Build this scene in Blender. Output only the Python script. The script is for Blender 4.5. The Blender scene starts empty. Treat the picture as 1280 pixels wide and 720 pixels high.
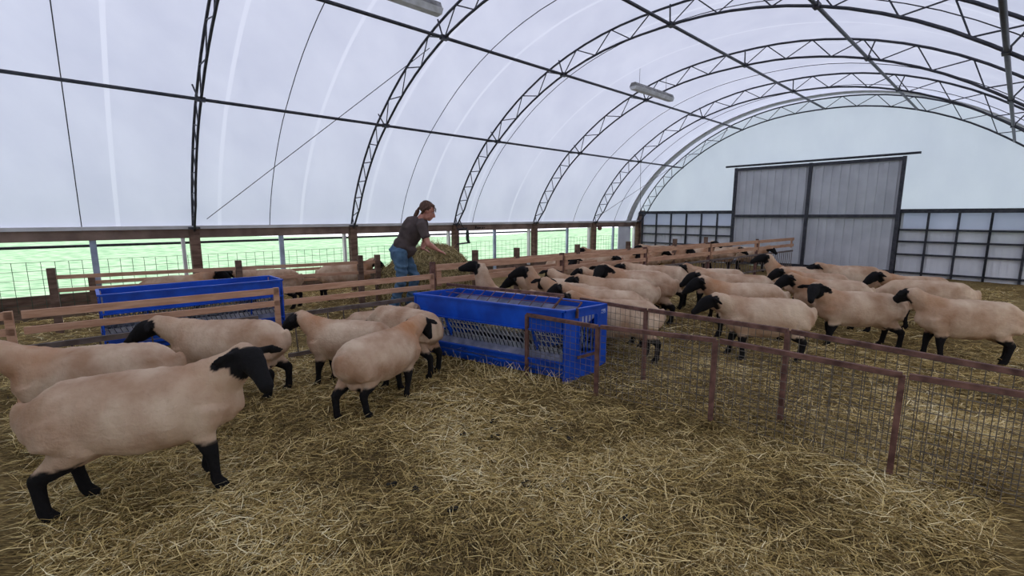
import bpy, bmesh, math, random
import numpy as np
from mathutils import Vector, Matrix, Quaternion, noise
random.seed(7); rng = np.random.default_rng(7)
SC = bpy.context.scene; COL = SC.collection
V = Vector
# ------------------------------------------------------------------ camera
F = 580.0; EYE = 1.5; PITCH = math.atan(90/F)
SP, CP = math.sin(PITCH), math.cos(PITCH)
cam = bpy.data.objects.new('camera', bpy.data.cameras.new('camera')); COL.objects.link(cam)
cam.data.sensor_width = 36; cam.data.lens = F/1280*36; cam.data.clip_start = .05; cam.data.clip_end = 500
cam.location = (0, 0, EYE); cam.rotation_euler = (math.pi/2-PITCH, 0, 0); SC.camera = cam
def ray(px, py):
    v = 360-py
    return px-640, F*CP+v*SP, -F*SP+v*CP
def GP(px, py, h=0):
    a, b, c = ray(px, py); t = (h-EYE)/c
    return V((a*t, b*t, h))
def DP(px, py, Y):
    a, b, c = ray(px, py); t = Y/b
    return V((a*t, Y, EYE+c*t))
# barn frame: s along its length, d in from the side wall, h up
UX, UY = .735, .678; NX, NY = .678, -.735
def B(s, d, h=0): return V((-3.4+UX*s+NX*d, 9.9+UY*s+NY*d, h))
UANG = math.atan2(UY, UX)
# ------------------------------------------------------------------ ground relief
def gz(x, y):
    z = .035*(noise.noise(V((x*.9, y*.9, 3.1)))) + .018*noise.noise(V((x*2.7, y*2.7, 1.7)))
    z += .06*math.exp(-(((x+.05)/.55)**2+((y-3.75)/.35)**2))      # bedding heaped in front of the trough
    return z
# ------------------------------------------------------------------ materials
def nt(name):
    m = bpy.data.materials.new(name); m.use_nodes = True
    n = m.node_tree; b = n.nodes['Principled BSDF']
    return m, n, n.nodes, n.links, b
def mat(name, c1, c2=None, scale=8, rough=.7, metal=0, stretch=(1,1,1), bump=0, detail=5, lo=.35, hi=.65, bscale=None, spec=.3, rot=(0,0,0)):
    m, n, N, L, b = nt(name)
    b.inputs['Roughness'].default_value = rough; b.inputs['Metallic'].default_value = metal
    b.inputs['Specular IOR Level'].default_value = spec
    tc = N.new('ShaderNodeTexCoord'); mp = N.new('ShaderNodeMapping'); mp.inputs['Scale'].default_value = stretch; mp.inputs['Rotation'].default_value = rot
    L.new(tc.outputs['Object'], mp.inputs['Vector'])
    tx = N.new('ShaderNodeTexNoise'); tx.inputs['Scale'].default_value = scale; tx.inputs['Detail'].default_value = detail
    L.new(mp.outputs['Vector'], tx.inputs['Vector'])
    r = N.new('ShaderNodeValToRGB'); r.color_ramp.elements[0].position = lo; r.color_ramp.elements[1].position = hi
    r.color_ramp.elements[0].color = (*c1, 1); r.color_ramp.elements[1].color = (*(c2 or c1), 1)
    L.new(tx.outputs['Fac'], r.inputs['Fac']); L.new(r.outputs['Color'], b.inputs['Base Color'])
    if bump:
        t2 = N.new('ShaderNodeTexNoise'); t2.inputs['Scale'].default_value = bscale or scale*3; t2.inputs['Detail'].default_value = 6
        L.new(mp.outputs['Vector'], t2.inputs['Vector'])
        bp = N.new('ShaderNodeBump'); bp.inputs['Strength'].default_value = bump; bp.inputs['Distance'].default_value = .01
        L.new(t2.outputs['Fac'], bp.inputs['Height']); L.new(bp.outputs['Normal'], b.inputs['Normal'])
    return m
M = {}
M['wood'] = mat('fence_wood', (.42,.22,.13), (.56,.33,.21), 5, .8, stretch=(1,1,6), bump=.3)
M['wood_dark'] = mat('weathered_wood', (.10,.058,.04), (.2,.125,.09), 5, .85, stretch=(1,1,4), bump=.3)
M['beam_wood'] = mat('eave_beam_wood', (.15,.10,.08), (.28,.195,.155), 3, .85, bump=.3)
M['flash'] = mat('flashing', (.50,.48,.47), (.62,.60,.60), 3, .5)
M['steel'] = mat('dark_steel', (.030,.032,.042), (.062,.062,.072), 12, .45, .3)
M['rust'] = mat('rusted_steel', (.085,.04,.032), (.21,.105,.08), 14, .75, .15, bump=.3)
M['rail'] = mat('dirty_pipe', (.09,.065,.055), (.19,.145,.125), 9, .65, .2)
M['wire'] = mat('dull_wire', (.10,.085,.07), (.2,.17,.14), 20, .6, .4)
M['wire_dark'] = mat('dark_wire', (.05,.07,.05), (.09,.12,.09), 20, .7, .2)
M['galv'] = mat('galvanised_bar', (.36,.38,.42), (.55,.57,.62), 18, .4, .6)
M['galvpost'] = mat('galvanised_post', (.28,.33,.42), (.42,.47,.58), 6, .5, .2)
M['blue'] = mat('blue_paint', (.001,.046,.36), (.002,.080,.55), 6, .42, 0, bump=.05, spec=.45)
M['liner'] = mat('worn_trough_floor', (.12,.13,.19), (.26,.26,.33), 9, .6, .1)
M['sticker'] = mat('white_sticker', (.02,.09,.5), (.55,.6,.8), 60, .5, stretch=(1,1,2), lo=.45, hi=.55)
M['white'] = mat('white_plastic', (.50,.50,.50), (.66,.66,.68), 10, .5)
M['grime'] = mat('grimy_fixture', (.12,.115,.11), (.30,.295,.29), 12, .6)
M['dung'] = mat('dung', (.012,.010,.008), (.03,.026,.018), 30, .9, bump=.5)
M['skin'] = mat('skin', (.42,.17,.12), (.56,.26,.19), 14, .55)
M['shirt'] = mat('brown_tshirt', (.062,.045,.042), (.10,.074,.070), 7, .95, bump=.4, bscale=12)
M['jeans'] = mat('blue_denim', (.05,.095,.16), (.10,.18,.27), 9, .9, bump=.4, bscale=60)
M['hair'] = mat('brown_hair', (.05,.026,.017), (.14,.07,.045), 16, .7, stretch=(6,1,1))
M['boot'] = mat('work_boot', (.05,.04,.03), (.11,.09,.07), 10, .8)
M['rubber'] = mat('green_rubber', (.035,.045,.038), (.06,.075,.06), 8, .8)
M['rope'] = mat('rope', (.03,.03,.035), (.05,.05,.055), 8, .9)
M['ink'] = mat('marker_ink', (.008,.007,.008), None, 8, .8)
M['panel'] = mat('corrugated_panel', (.60,.61,.65), (.72,.73,.76), 2, .6)
M['doorsheet'] = mat('door_sheet', (.44,.45,.48), (.54,.55,.58), 2, .55)

def membrane():
    m, n, N, L, b = nt('white_fabric_cover')
    N.remove(b); out = N['Material Output']
    tc = N.new('ShaderNodeTexCoord')
    tx = N.new('ShaderNodeTexNoise'); tx.inputs['Scale'].default_value = .8; tx.inputs['Detail'].default_value = 8; tx.inputs['Roughness'].default_value = .62
    mp = N.new('ShaderNodeMapping'); mp.inputs['Rotation'].default_value = (0,0,-UANG); mp.inputs['Scale'].default_value = (2.2,1,1)
    L.new(tc.outputs['Object'], mp.inputs['Vector']); L.new(mp.outputs['Vector'], tx.inputs['Vector'])
    r = N.new('ShaderNodeValToRGB'); r.color_ramp.elements[0].position = .3; r.color_ramp.elements[1].position = .72
    r.color_ramp.elements[0].color = (.50,.525,.635,1); r.color_ramp.elements[1].color = (.60,.625,.725,1)
    L.new(tx.outputs['Fac'], r.inputs['Fac'])
    # welded seams of the cloth: pale bands that follow the hoops, half way between them
    sx = N.new('ShaderNodeSeparateXYZ'); 
    mp2 = N.new('ShaderNodeMapping'); mp2.vector_type = 'POINT'
    L.new(tc.outputs['Object'], sx.inputs[0])
    a = N.new('ShaderNodeMath'); a.operation = 'MULTIPLY'; a.inputs[1].default_value = UX
    c = N.new('ShaderNodeMath'); c.operation = 'MULTIPLY_ADD'; c.inputs[1].default_value = UY
    L.new(sx.outputs[0], a.inputs[0]); L.new(sx.outputs[1], c.inputs[0]); L.new(a.outputs[0], c.inputs[2])
    off = N.new('ShaderNodeMath'); off.operation = 'SUBTRACT'; off.inputs[1].default_value = (-3.4*UX+9.9*UY) + .35
    L.new(c.outputs[0], off.inputs[0])
    md = N.new('ShaderNodeMath'); md.operation = 'PINGPONG'; md.inputs[1].default_value = 1.375/2
    L.new(off.outputs[0], md.inputs[0])
    lt = N.new('ShaderNodeMath'); lt.operation = 'LESS_THAN'; lt.inputs[1].default_value = .028
    L.new(md.outputs[0], lt.inputs[0])
    mx = N.new('ShaderNodeMixRGB'); mx.inputs[2].default_value = (.64,.665,.765,1)
    L.new(lt.outputs[0], mx.inputs[0]); L.new(r.outputs['Color'], mx.inputs[1])
    t = N.new('ShaderNodeBsdfTranslucent'); d = N.new('ShaderNodeBsdfDiffuse')
    L.new(mx.outputs[0], t.inputs['Color']); d.inputs['Color'].default_value = (.72,.73,.80,1)
    s = N.new('ShaderNodeMixShader'); s.inputs[0].default_value = .5
    L.new(t.outputs[0], s.inputs[1]); L.new(d.outputs[0], s.inputs[2]); L.new(s.outputs[0], out.inputs['Surface'])
    return m
M['cover'] = membrane()

def strawfloor():
    m, n, N, L, b = nt('straw_bedding')
    b.inputs['Roughness'].default_value = .95; b.inputs['Specular IOR Level'].default_value = .1
    tc = N.new('ShaderNodeTexCoord')
    cols = []
    for ang, sc in ((.4, 30), (1.9, 26), (2.7, 34)):
        mp = N.new('ShaderNodeMapping'); mp.inputs['Rotation'].default_value = (0,0,ang); mp.inputs['Scale'].default_value = (1,7,1)
        L.new(tc.outputs['Object'], mp.inputs['Vector'])
        tx = N.new('ShaderNodeTexNoise'); tx.inputs['Scale'].default_value = sc*.6; tx.inputs['Detail'].default_value = 4; tx.inputs['Distortion'].default_value = .6
        L.new(mp.outputs['Vector'], tx.inputs['Vector']); cols.append(tx)
    m1 = N.new('ShaderNodeMath'); m1.operation = 'MAXIMUM'; m2 = N.new('ShaderNodeMath'); m2.operation = 'MAXIMUM'
    L.new(cols[0].outputs['Fac'], m1.inputs[0]); L.new(cols[1].outputs['Fac'], m1.inputs[1]); L.new(m1.outputs[0], m2.inputs[0]); L.new(cols[2].outputs['Fac'], m2.inputs[1])
    r = N.new('ShaderNodeValToRGB'); e = r.color_ramp.elements
    e[0].position = .45; e[0].color = (.06,.04,.015,1); e[1].position = .75; e[1].color = (.55,.42,.18,1)
    x = e.new(.6); x.color = (.25,.17,.065,1)
    L.new(m2.outputs[0], r.inputs['Fac'])
    big = N.new('ShaderNodeTexNoise'); big.inputs['Scale'].default_value = 1.6; big.inputs['Detail'].default_value = 4; L.new(tc.outputs['Object'], big.inputs['Vector'])
    mx = N.new('ShaderNodeMixRGB'); mx.blend_type = 'MULTIPLY'; mx.inputs[0].default_value = .6
    r2 = N.new('ShaderNodeValToRGB'); r2.color_ramp.elements[0].position = .4; r2.color_ramp.elements[0].color = (.55,.5,.38,1); r2.color_ramp.elements[1].position = .6
    L.new(big.outputs['Fac'], r2.inputs['Fac']); L.new(r.outputs['Color'], mx.inputs[1]); L.new(r2.outputs['Color'], mx.inputs[2])
    L.new(mx.outputs[0], b.inputs['Base Color'])
    bp = N.new('ShaderNodeBump'); bp.inputs['Strength'].default_value = .8; bp.inputs['Distance'].default_value = .03
    L.new(m2.outputs[0], bp.inputs['Height']); L.new(bp.outputs['Normal'], b.inputs['Normal'])
    return m
M['floor'] = strawfloor()
def tone_mat(name, stops, rough=.8):
    m, n, N, L, b = nt(name); b.inputs['Roughness'].default_value = rough; b.inputs['Specular IOR Level'].default_value = .2
    at = N.new('ShaderNodeAttribute'); at.attribute_name = 'tone'
    r = N.new('ShaderNodeValToRGB'); e = r.color_ramp.elements
    e[0].position = stops[0][0]; e[0].color = (*stops[0][1], 1); e[1].position = stops[-1][0]; e[1].color = (*stops[-1][1], 1)
    for p, c in stops[1:-1]: k = e.new(p); k.color = (*c, 1)
    L.new(at.outputs['Fac'], r.inputs['Fac']); L.new(r.outputs['Color'], b.inputs['Base Color'])
    return m
M['straw'] = tone_mat('straw_stalks', [(0,(.05,.032,.012)), (.26,(.23,.15,.05)), (.55,(.52,.37,.13)), (.8,(.80,.62,.29)), (1,(.95,.83,.52))])
M['hay'] = tone_mat('hay_stalks', [(0,(.06,.045,.018)), (.3,(.24,.18,.07)), (.65,(.52,.40,.18)), (1,(.82,.68,.38))])
M['hayc'] = mat('hay_core', (.10,.075,.03), (.32,.24,.10), 22, .95, bump=.6)
def fieldmat():
    return mat('meadow_grass', (.20,.36,.20), (.46,.62,.40), 3.2, .95, stretch=(.55,1.0,1), detail=10, lo=.36, hi=.64, spec=.05)
M['field'] = fieldmat()
def woolmat():
    m, n, N, L, b = nt('shorn_wool_and_dark_hair')
    b.inputs['Roughness'].default_value = .92; b.inputs['Specular IOR Level'].default_value = .15
    tc = N.new('ShaderNodeTexCoord'); oi = N.new('ShaderNodeObjectInfo')
    ad = N.new('ShaderNodeVectorMath'); ad.operation = 'ADD'
    ml = N.new('ShaderNodeMath'); ml.operation = 'MULTIPLY'; ml.inputs[1].default_value = 37
    L.new(oi.outputs['Random'], ml.inputs[0]); L.new(tc.outputs['Object'], ad.inputs[0]); L.new(ml.outputs[0], ad.inputs[1])
    t1 = N.new('ShaderNodeTexNoise'); t1.inputs['Scale'].default_value = 4.2; t1.inputs['Detail'].default_value = 6; L.new(ad.outputs[0], t1.inputs['Vector'])
    r1 = N.new('ShaderNodeValToRGB'); e = r1.color_ramp.elements
    e[0].position = .33; e[0].color = (.36,.215,.13,1); e[1].position = .66; e[1].color = (.62,.465,.33,1)
    x = e.new(.5); x.color = (.50,.345,.235,1)
    L.new(t1.outputs['Fac'], r1.inputs['Fac'])
    # rust-coloured staining on the neck and shoulder
    at2 = N.new('ShaderNodeAttribute'); at2.attribute_name = 'stain'
    t3 = N.new('ShaderNodeTexNoise'); t3.inputs['Scale'].default_value = 7; L.new(ad.outputs[0], t3.inputs['Vector'])
    mm = N.new('ShaderNodeMath'); mm.operation = 'MULTIPLY'; mm.use_clamp = True; L.new(at2.outputs['Fac'], mm.inputs[0]); L.new(t3.outputs['Fac'], mm.inputs[1])
    mxs = N.new('ShaderNodeMixRGB'); mxs.inputs[2].default_value = (.40,.19,.09,1); L.new(mm.outputs[0], mxs.inputs[0]); L.new(r1.outputs['Color'], mxs.inputs[1])
    at = N.new('ShaderNodeAttribute'); at.attribute_name = 'dark'
    mx = N.new('ShaderNodeMixRGB'); mx.inputs[2].default_value = (.010,.009,.009,1)
    L.new(at.outputs['Fac'], mx.inputs[0]); L.new(mxs.outputs[0], mx.inputs[1]); L.new(mx.outputs[0], b.inputs['Base Color'])
    t2 = N.new('ShaderNodeTexNoise'); t2.inputs['Scale'].default_value = 55; t2.inputs['Detail'].default_value = 4; L.new(ad.outputs[0], t2.inputs['Vector'])
    bp = N.new('ShaderNodeBump'); bp.inputs['Strength'].default_value = .6; bp.inputs['Distance'].default_value = .01
    L.new(t2.outputs['Fac'], bp.inputs['Height']); L.new(bp.outputs['Normal'], b.inputs['Normal'])
    return m
M['wool'] = woolmat()
# ------------------------------------------------------------------ mesh helpers
def tag(o, label=None, cat=None, group=None, kind=None):
    if label: o['label'] = label
    if cat: o['category'] = cat
    if group: o['group'] = group
    if kind: o['kind'] = kind
    return o
def empty(name, loc=(0,0,0), rz=0):
    o = bpy.data.objects.new(name, None); COL.objects.link(o); o.location = loc; o.rotation_euler = (0,0,rz); o.empty_display_size = .1
    return o
class MB:
    def __init__(s): s.bm = bmesh.new()
    def verts(s, vs, fs):
        v = [s.bm.verts.new(p) for p in vs]
        for f in fs: s.bm.faces.new([v[i] for i in f])
    def hexa(s, c):                       # 8 corners: bottom ring 0-3, top ring 4-7
        s.verts(c, [(3,2,1,0),(4,5,6,7),(0,1,5,4),(1,2,6,5),(2,3,7,6),(3,0,4,7)])
    def bar(s, p, q, w, h, up=V((0,0,1))):        # rectangular bar, w sideways, h along up
        p, q = V(p), V(q); d = (q-p).normalized()
        if abs(d.dot(up)) > .99: up = V((UX,UY,0))
        x = d.cross(up).normalized()*w/2; z = x.cross(d).normalized()*h/2
        s.hexa([p-x-z, p+x-z, q+x-z, q-x-z, p-x+z, p+x+z, q+x+z, q-x+z])
    def tube(s, pts, r, n=8, cap=True):
        pts = [V(p) for p in pts]; rs = r if isinstance(r, (list, tuple)) else [r]*len(pts)
        rings = []; prev = None
        for i, p in enumerate(pts):
            d = (pts[min(i+1, len(pts)-1)]-pts[max(i-1, 0)]).normalized()
            if prev is None: x = d.orthogonal().normalized()
            else: x = (prev-d*prev.dot(d)).normalized()
            prev = x; y = d.cross(x)
            rings.append([s.bm.verts.new(p+(x*math.cos(a)+y*math.sin(a))*rs[i]) for a in [2*math.pi*k/n for k in range(n)]])
        for a, b in zip(rings, rings[1:]):
            for k in range(n): s.bm.faces.new((a[k], a[(k+1)%n], b[(k+1)%n], b[k]))
        if cap: s.bm.faces.new(rings[0][::-1]); s.bm.faces.new(rings[-1])
    def loft(s, secs, n=20, up=V((0,0,1))):        # secs: (centre, half width, half height); closed, rounded ends
        P = [V(c) for c, _, _ in secs]; rings = []
        for i, (c, rw, rh) in enumerate(secs):
            d = (P[min(i+1, len(P)-1)]-P[max(i-1, 0)]).normalized()
            x = d.cross(up)
            if x.length < .05: x = d.cross(V((1,0,0)))
            x.normalize(); y = x.cross(d).normalized()
            rings.append([s.bm.verts.new(P[i]+x*math.cos(a)*rw+y*math.sin(a)*rh) for a in [2*math.pi*k/n for k in range(n)]])
        for a, b in zip(rings, rings[1:]):
            for k in range(n): s.bm.faces.new((a[k], a[(k+1)%n], b[(k+1)%n], b[k]))
        for ring, sgn in ((rings[0], -1), (rings[-1], 1)):
            c = sum((v.co for v in ring), V())/n
            i = 0 if sgn < 0 else -1
            d = (P[1]-P[0] if sgn < 0 else P[-1]-P[-2]).normalized()*sgn*min(secs[i][1], secs[i][2])*.55
            cv = s.bm.verts.new(c+d)
            for k in range(n):
                f = (ring[k], ring[(k+1)%n], cv); s.bm.faces.new(f if sgn > 0 else f[::-1])
    def ball(s, c, r, sc=(1,1,1), rot=None, sub=2):
        g = bmesh.ops.create_icosphere(s.bm, subdivisions=sub, radius=r)
        for v in g['verts']:
            q = V((v.co.x*sc[0], v.co.y*sc[1], v.co.z*sc[2])); v.co = (rot @ q if rot else q)+V(c)
    def mesh(s, name, smooth=False):
        bmesh.ops.recalc_face_normals(s.bm, faces=s.bm.faces)
        me = bpy.data.meshes.new(name); s.bm.to_mesh(me); s.bm.free()
        if smooth: me.polygons.foreach_set('use_smooth', [True]*len(me.polygons))
        return me
    def build(s, name, m, parent=None, smooth=False):
        return link(name, s.mesh(name, smooth), m, parent)
def link(name, me, m, parent=None):
    o = bpy.data.objects.new(name, me)
    if m: me.materials.clear(); me.materials.append(m)
    COL.objects.link(o)
    if parent:
        o.parent = parent
        # geometry is given in world coordinates: undo the parent's placement
        w = Matrix.Translation(parent.location) @ parent.rotation_euler.to_matrix().to_4x4()
        me.transform(w.inverted())
    return o
def remesh(mb, name, vox, smooth=4, disp=None):
    me = mb.mesh(name); o = bpy.data.objects.new(name, me); COL.objects.link(o)
    r = o.modifiers.new('r', 'REMESH'); r.mode = 'VOXEL'; r.voxel_size = vox; r.use_smooth_shade = True
    s = o.modifiers.new('s', 'SMOOTH'); s.factor = .5; s.iterations = smooth
    dg = bpy.context.evaluated_depsgraph_get(); ev = o.evaluated_get(dg)
    out = bpy.data.meshes.new_from_object(ev); out.name = name
    bpy.data.objects.remove(o); bpy.data.meshes.remove(me)
    out.polygons.foreach_set('use_smooth', [True]*len(out.polygons))
    if disp:
        for v in out.vertices: v.co += disp(v)
    return out
def copy_tree(o, parent=None):
    c = o.copy(); COL.objects.link(c)
    if parent: c.parent = parent
    for ch in list(o.children): copy_tree(ch, c)
    return c
def strands(name, P, D, LEN, WID, tone, m, bend=.15, parent=None):
    """many flat stalks with a bend, as one mesh. P base (n,3), D direction (n,3)"""
    n = len(P)
    side = np.cross(D, np.array([0,0,1.]) + rng.normal(0, .45, (n,3))); side /= np.linalg.norm(side, axis=1)[:,None]+1e-9
    nrm = np.cross(side, D); w = side*WID[:,None]/2
    b = nrm*(rng.normal(0, bend, n)*LEN)[:,None]+side*(rng.normal(0, bend, n)*LEN)[:,None]
    mid = P+D*(LEN/2)[:,None]+b*.5; end = P+D*LEN[:,None]
    vs = np.stack([P-w, P+w, mid-w, mid+w, end-w*.6, end+w*.6], 1).reshape(-1,3)
    base = np.arange(n)[:,None]*6
    fs = np.concatenate([base+np.array([[0,1,3,2]]), base+np.array([[2,3,5,4]])], 1).reshape(-1,4)
    me = bpy.data.meshes.new(name); me.vertices.add(len(vs)); me.vertices.foreach_set('co', vs.ravel())
    me.loops.add(fs.size); me.loops.foreach_set('vertex_index', fs.ravel().astype(np.int32))
    me.polygons.add(len(fs)); me.polygons.foreach_set('loop_start', np.arange(0, fs.size, 4, dtype=np.int32))
    me.update(calc_edges=True)
    a = me.attributes.new('tone', 'FLOAT', 'FACE'); a.data.foreach_set('value', np.repeat(tone, 2).astype(np.float32))
    return link(name, me, m, parent)
# ------------------------------------------------------------------ world light: an even overcast sky
w = bpy.data.worlds.new('sky'); SC.world = w; w.use_nodes = True
bg = w.node_tree.nodes['Background']; bg.inputs[0].default_value = (.95,.96,1.03,1); bg.inputs[1].default_value = 2.15
SC.view_settings.view_transform = 'Standard'; SC.view_settings.look = 'None'; SC.view_settings.exposure = 0; SC.view_settings.gamma = 1; SC.view_settings.use_curve_mapping = False
SC.cycles.max_bounces = 8; SC.cycles.diffuse_bounces = 5

# ================================================================== SETTING
S0, S1 = -6.9, 11.0
def inter(vals, t):
    """Catmull-Rom through (d,h) points"""
    n = len(vals)-1; i = min(int(t*n), n-1); u = t*n-i
    p = [V((*vals[max(0, min(n, i+k))], 0)) for k in (-1, 0, 1, 2)]
    q = .5*((2*p[1])+(p[2]-p[0])*u+(2*p[0]-5*p[1]+4*p[2]-p[3])*u*u+(3*p[1]-p[0]-3*p[2]+p[3])*u**3)
    return q.x, q.y
H_ = [(0,1.27),(.21,1.78),(.505,2.26),(.93,2.78),(1.41,3.22),(2.29,3.82),(3.3,4.28),(4.4,4.55),(5.5,4.62)]
PROF = H_+[(11-d, h) for d, h in H_[-2::-1]]
ARC = [inter(PROF, k/96) for k in range(97)]
def offs(k, o):
    a, b = ARC[max(k-1,0)], ARC[min(k+1,96)]; tx, ty = b[0]-a[0], b[1]-a[1]; l = math.hypot(tx, ty)
    return ARC[k][0]-ty/l*o, ARC[k][1]+tx/l*o        # + is outward
# fabric cover
mb = MB(); rows = []
ss = np.arange(S0, S1+.01, .6875/2); 
for s in ss:
    sag = .05*abs(math.sin(math.pi*s/2.75))
    rows.append([mb.bm.verts.new(B(s, *offs(k, .05-sag))) for k in range(97)])
for a, b in zip(rows, rows[1:]):
    for k in range(96): mb.bm.faces.new((a[k], a[k+1], b[k+1], b[k]))
tag(mb.build('ceiling', M['cover'], smooth=True), 'white translucent fabric roof of the hoop barn', kind='structure')
# floor
mb = MB(); nx, ny = 120, 120; g = []
for j in range(ny+1):
    for i in range(nx+1):
        s = S0+(S1-S0)*i/nx; d = .02+10.96*j/ny; p = B(s, d); g.append(mb.bm.verts.new((p.x, p.y, gz(p.x, p.y))))
for j in range(ny):
    for i in range(nx):
        a = j*(nx+1)+i; mb.bm.faces.new((g[a], g[a+nx+1], g[a+nx+2], g[a+1]))
tag(mb.build('floor', M['floor'], smooth=True), 'barn floor of trampled straw bedding', kind='structure')
# meadow outside
mb = MB(); fx = []
for j in range(34):
    for i in range(61):
        X = -110+220*i/60; Y = -28+78*j/33
        z = -.55+.1*math.sin(Y*.2+1)+max(0, min(1, (X+2)/8))*.9*max(0, Y)/50
        fx.append(mb.bm.verts.new((X, Y, z)))
for j in range(33):
    for i in range(60):
        a = j*61+i; mb.bm.faces.new((fx[a], fx[a+1], fx[a+62], fx[a+61]))
tag(mb.build('meadow', M['field'], smooth=True), 'bright green meadow outside the open side of the barn', kind='structure')

def side_wall(d, out, nm):
    """low wall, posts, eave beam; out = -1 for the wall at d=0"""
    o = out
    mb = MB(); mb.bar(B(S0, d+.16*o, .11), B(S1, d+.16*o, .11), .05, .44)
    tag(mb.build('wall_'+nm, M['wood_dark']), 'low weathered board wall under the open side', kind='structure')
    mb = MB(); mb.bar(B(S0, d, 1.205), B(S1, d, 1.205), .07, .15)
    tag(mb.build('trim_1' if o < 0 else 'trim_3', M['beam_wood']), 'long brown timber eave beam', kind='structure')
    mb = MB(); mb.bar(B(S0, d, 1.31), B(S1, d, 1.31), .16, .055)
    tag(mb.build('trim_2' if o < 0 else 'trim_4', M['flash']), 'grey flashing strip on top of the eave beam', kind='structure')
side_wall(0, -1, 'left'); side_wall(11, 1, 'right')
for d in (0., 11.):
    sgn = -1 if d == 0 else 1
    mb = MB(); mb.tube([B(S0, d+.09*sgn, 1.045), B(S1-3.9, d+.09*sgn, 1.055)], .022)
    o = mb.build('curtain_pipe', M['steel']); tag(o, 'long dark pipe running just below the eave beam, %s side of the barn' % ('meadow' if d == 0 else 'near'), 'pipe')
names = {-2.75:'seen left of the man', 0:'at the left end of the bright bay behind the man', 2.65:'behind the hay with a rope hanging beside it', 5.46:'third of the posts seen right of the hay', 8.25:'fourth, close to the far corner', 11:'in the far corner by the steel gate'}
TS = [-5.5, -2.8, 0.0, 2.65, 5.46, 8.25, 10.9]
ordw = ['nearest of all, far left', 'second from the left', 'just left of the man', 'rising just right of the man', 'rising over the blue trough', 'second from the far end', 'last, against the end wall']
for i, s in enumerate(TS):
    for d in (0., 11.):
        if d == 11 and s < 4: pass
        mb = MB(); sg = 1 if d == 0 else -1
        mb.bar(B(s, d+.05*sg, -.05), B(s, d+.05*sg, 1.28), .14, .14, V((UX,UY,0)))
        o = mb.build('wooden_post', M['wood_dark'])
        tag(o, 'thick brown timber post under the hoop %s, %s side' % (ordw[i], 'meadow' if d == 0 else 'near'), 'post', 'eave posts')
        if d == 0:
            mb = MB(); mb.bar(B(s-.16, -.02, .1), B(s-.16, -.02, 1.13), .09, .05, V((UX,UY,0)))
            o = mb.build('white_board', M['flash']); tag(o, 'pale board beside the post of the hoop %s' % ordw[i], 'board', 'pale boards')
for i, s in enumerate([-4.1, -1.4, 4.0, 7.0, 9.45]):
    mb = MB(); mb.bar(B(s, -.02, -.2), B(s, -.02, 1.24), .05, .08, V((UX,UY,0)))
    o = mb.build('steel_stud', M['galvpost'])
    tag(o, 'slim blue-grey steel stud in the open side, %s' % ['far left of the scene','left of the man','just right of the hanging rope','between the third and fourth timber posts','nearest the far corner'][i], 'post', 'steel studs')
# light strip beside the far corner (folded plastic curtain)
mb = MB(); mb.hexa([B(9.75,-.03,.2),B(10.5,-.03,.2),B(10.5,.0,.2),B(9.75,.0,.2),B(9.75,-.03,1.13),B(10.5,-.03,1.13),B(10.5,.0,1.13),B(9.75,.0,1.13)])
tag(mb.build('plastic_sheet', M['panel']), 'pale plastic sheet closing the last opening by the far corner', 'sheet')
# wire mesh outside each bay
for i, (a, b) in enumerate(zip(TS, TS[1:])):
    if a > 9: continue
    mb = MB()
    for k in range(int((b-a)/.15)+1): mb.tube([B(a+.05+k*.15, -.12, .1), B(a+.05+k*.15, -.12, .83)], .0035, 4)
    for h in (.2,.32,.44,.57,.7,.83): mb.tube([B(a, -.12, h), B(b, -.12, h)], .0035, 4)
    o = mb.build('wire_mesh_fence', M['wire_dark']); tag(o, 'square wire mesh across the open side between hoops, bay %s' % ['far left','left of the man','behind the man','right of the hay','above the trough','next to the far corner'][i], 'wire fence', 'wire mesh in the open side')
# hoops (lattice trusses)
def truss(s, label):
    r = empty('roof_truss', B(s, 0, 1.27)); tag(r, label, 'truss', 'lattice hoops of the roof')
    IN = .27
    inner = []
    for k in range(97):
        a = min(1, k/6, (96-k)/6); inner.append(offs(k, -(.10+(IN-.10)*a)))
    mb = MB(); mb.tube([B(s, *ARC[k]) for k in range(0, 97, 2)], .019, 8); mb.build('outer_chord', M['steel'], r, True)
    mb = MB(); mb.tube([B(s, *inner[k]) for k in range(0, 97, 2)], .019, 8); mb.build('inner_chord', M['steel'], r, True)
    step = 2.4; k = 1.2; j = 0; dk = 1.55
    while k+dk < 95.2:
        a = ARC[int(k)] if j % 2 else inner[int(k)]; b = inner[int(k+dk+.5)] if j % 2 else ARC[int(k+dk+.5)]
        mb = MB(); mb.tube([B(s, *a), B(s, *b)], .0095, 6); mb.build('web_brace', M['steel'], r); k = int(k+dk+.5) if True else k; j += 1
    mb = MB(); mb.bar(B(s-.08, .06, 1.30), B(s+.08, .06, 1.30), .2, .03); mb.build('foot_plate', M['steel'], r)
    return inner
for i, s in enumerate(TS[:-1]):
    INNER = truss(s, 'dark lattice roof hoop, %s' % ordw[i])
truss(10.85, 'dark lattice roof hoop, last, against the end wall')
# rolled grey edge of the cover at the end wall
mb = MB(); rr = [[], []]
for k in range(97):
    for q, s in enumerate((10.12, 10.42)): rr[q].append(B(s, *offs(k, -.02)))
vs = rr[0]+rr[1]; mb.verts(vs, [(k, k+1, k+98, k+97) for k in range(96)])
o = mb.build('cover_hem', M['white'], smooth=True); md = o.modifiers.new('t','SOLIDIFY'); md.thickness = .02
tag(o, 'grey hemmed edge of the roof cover next to the end wall', 'hem')
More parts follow.
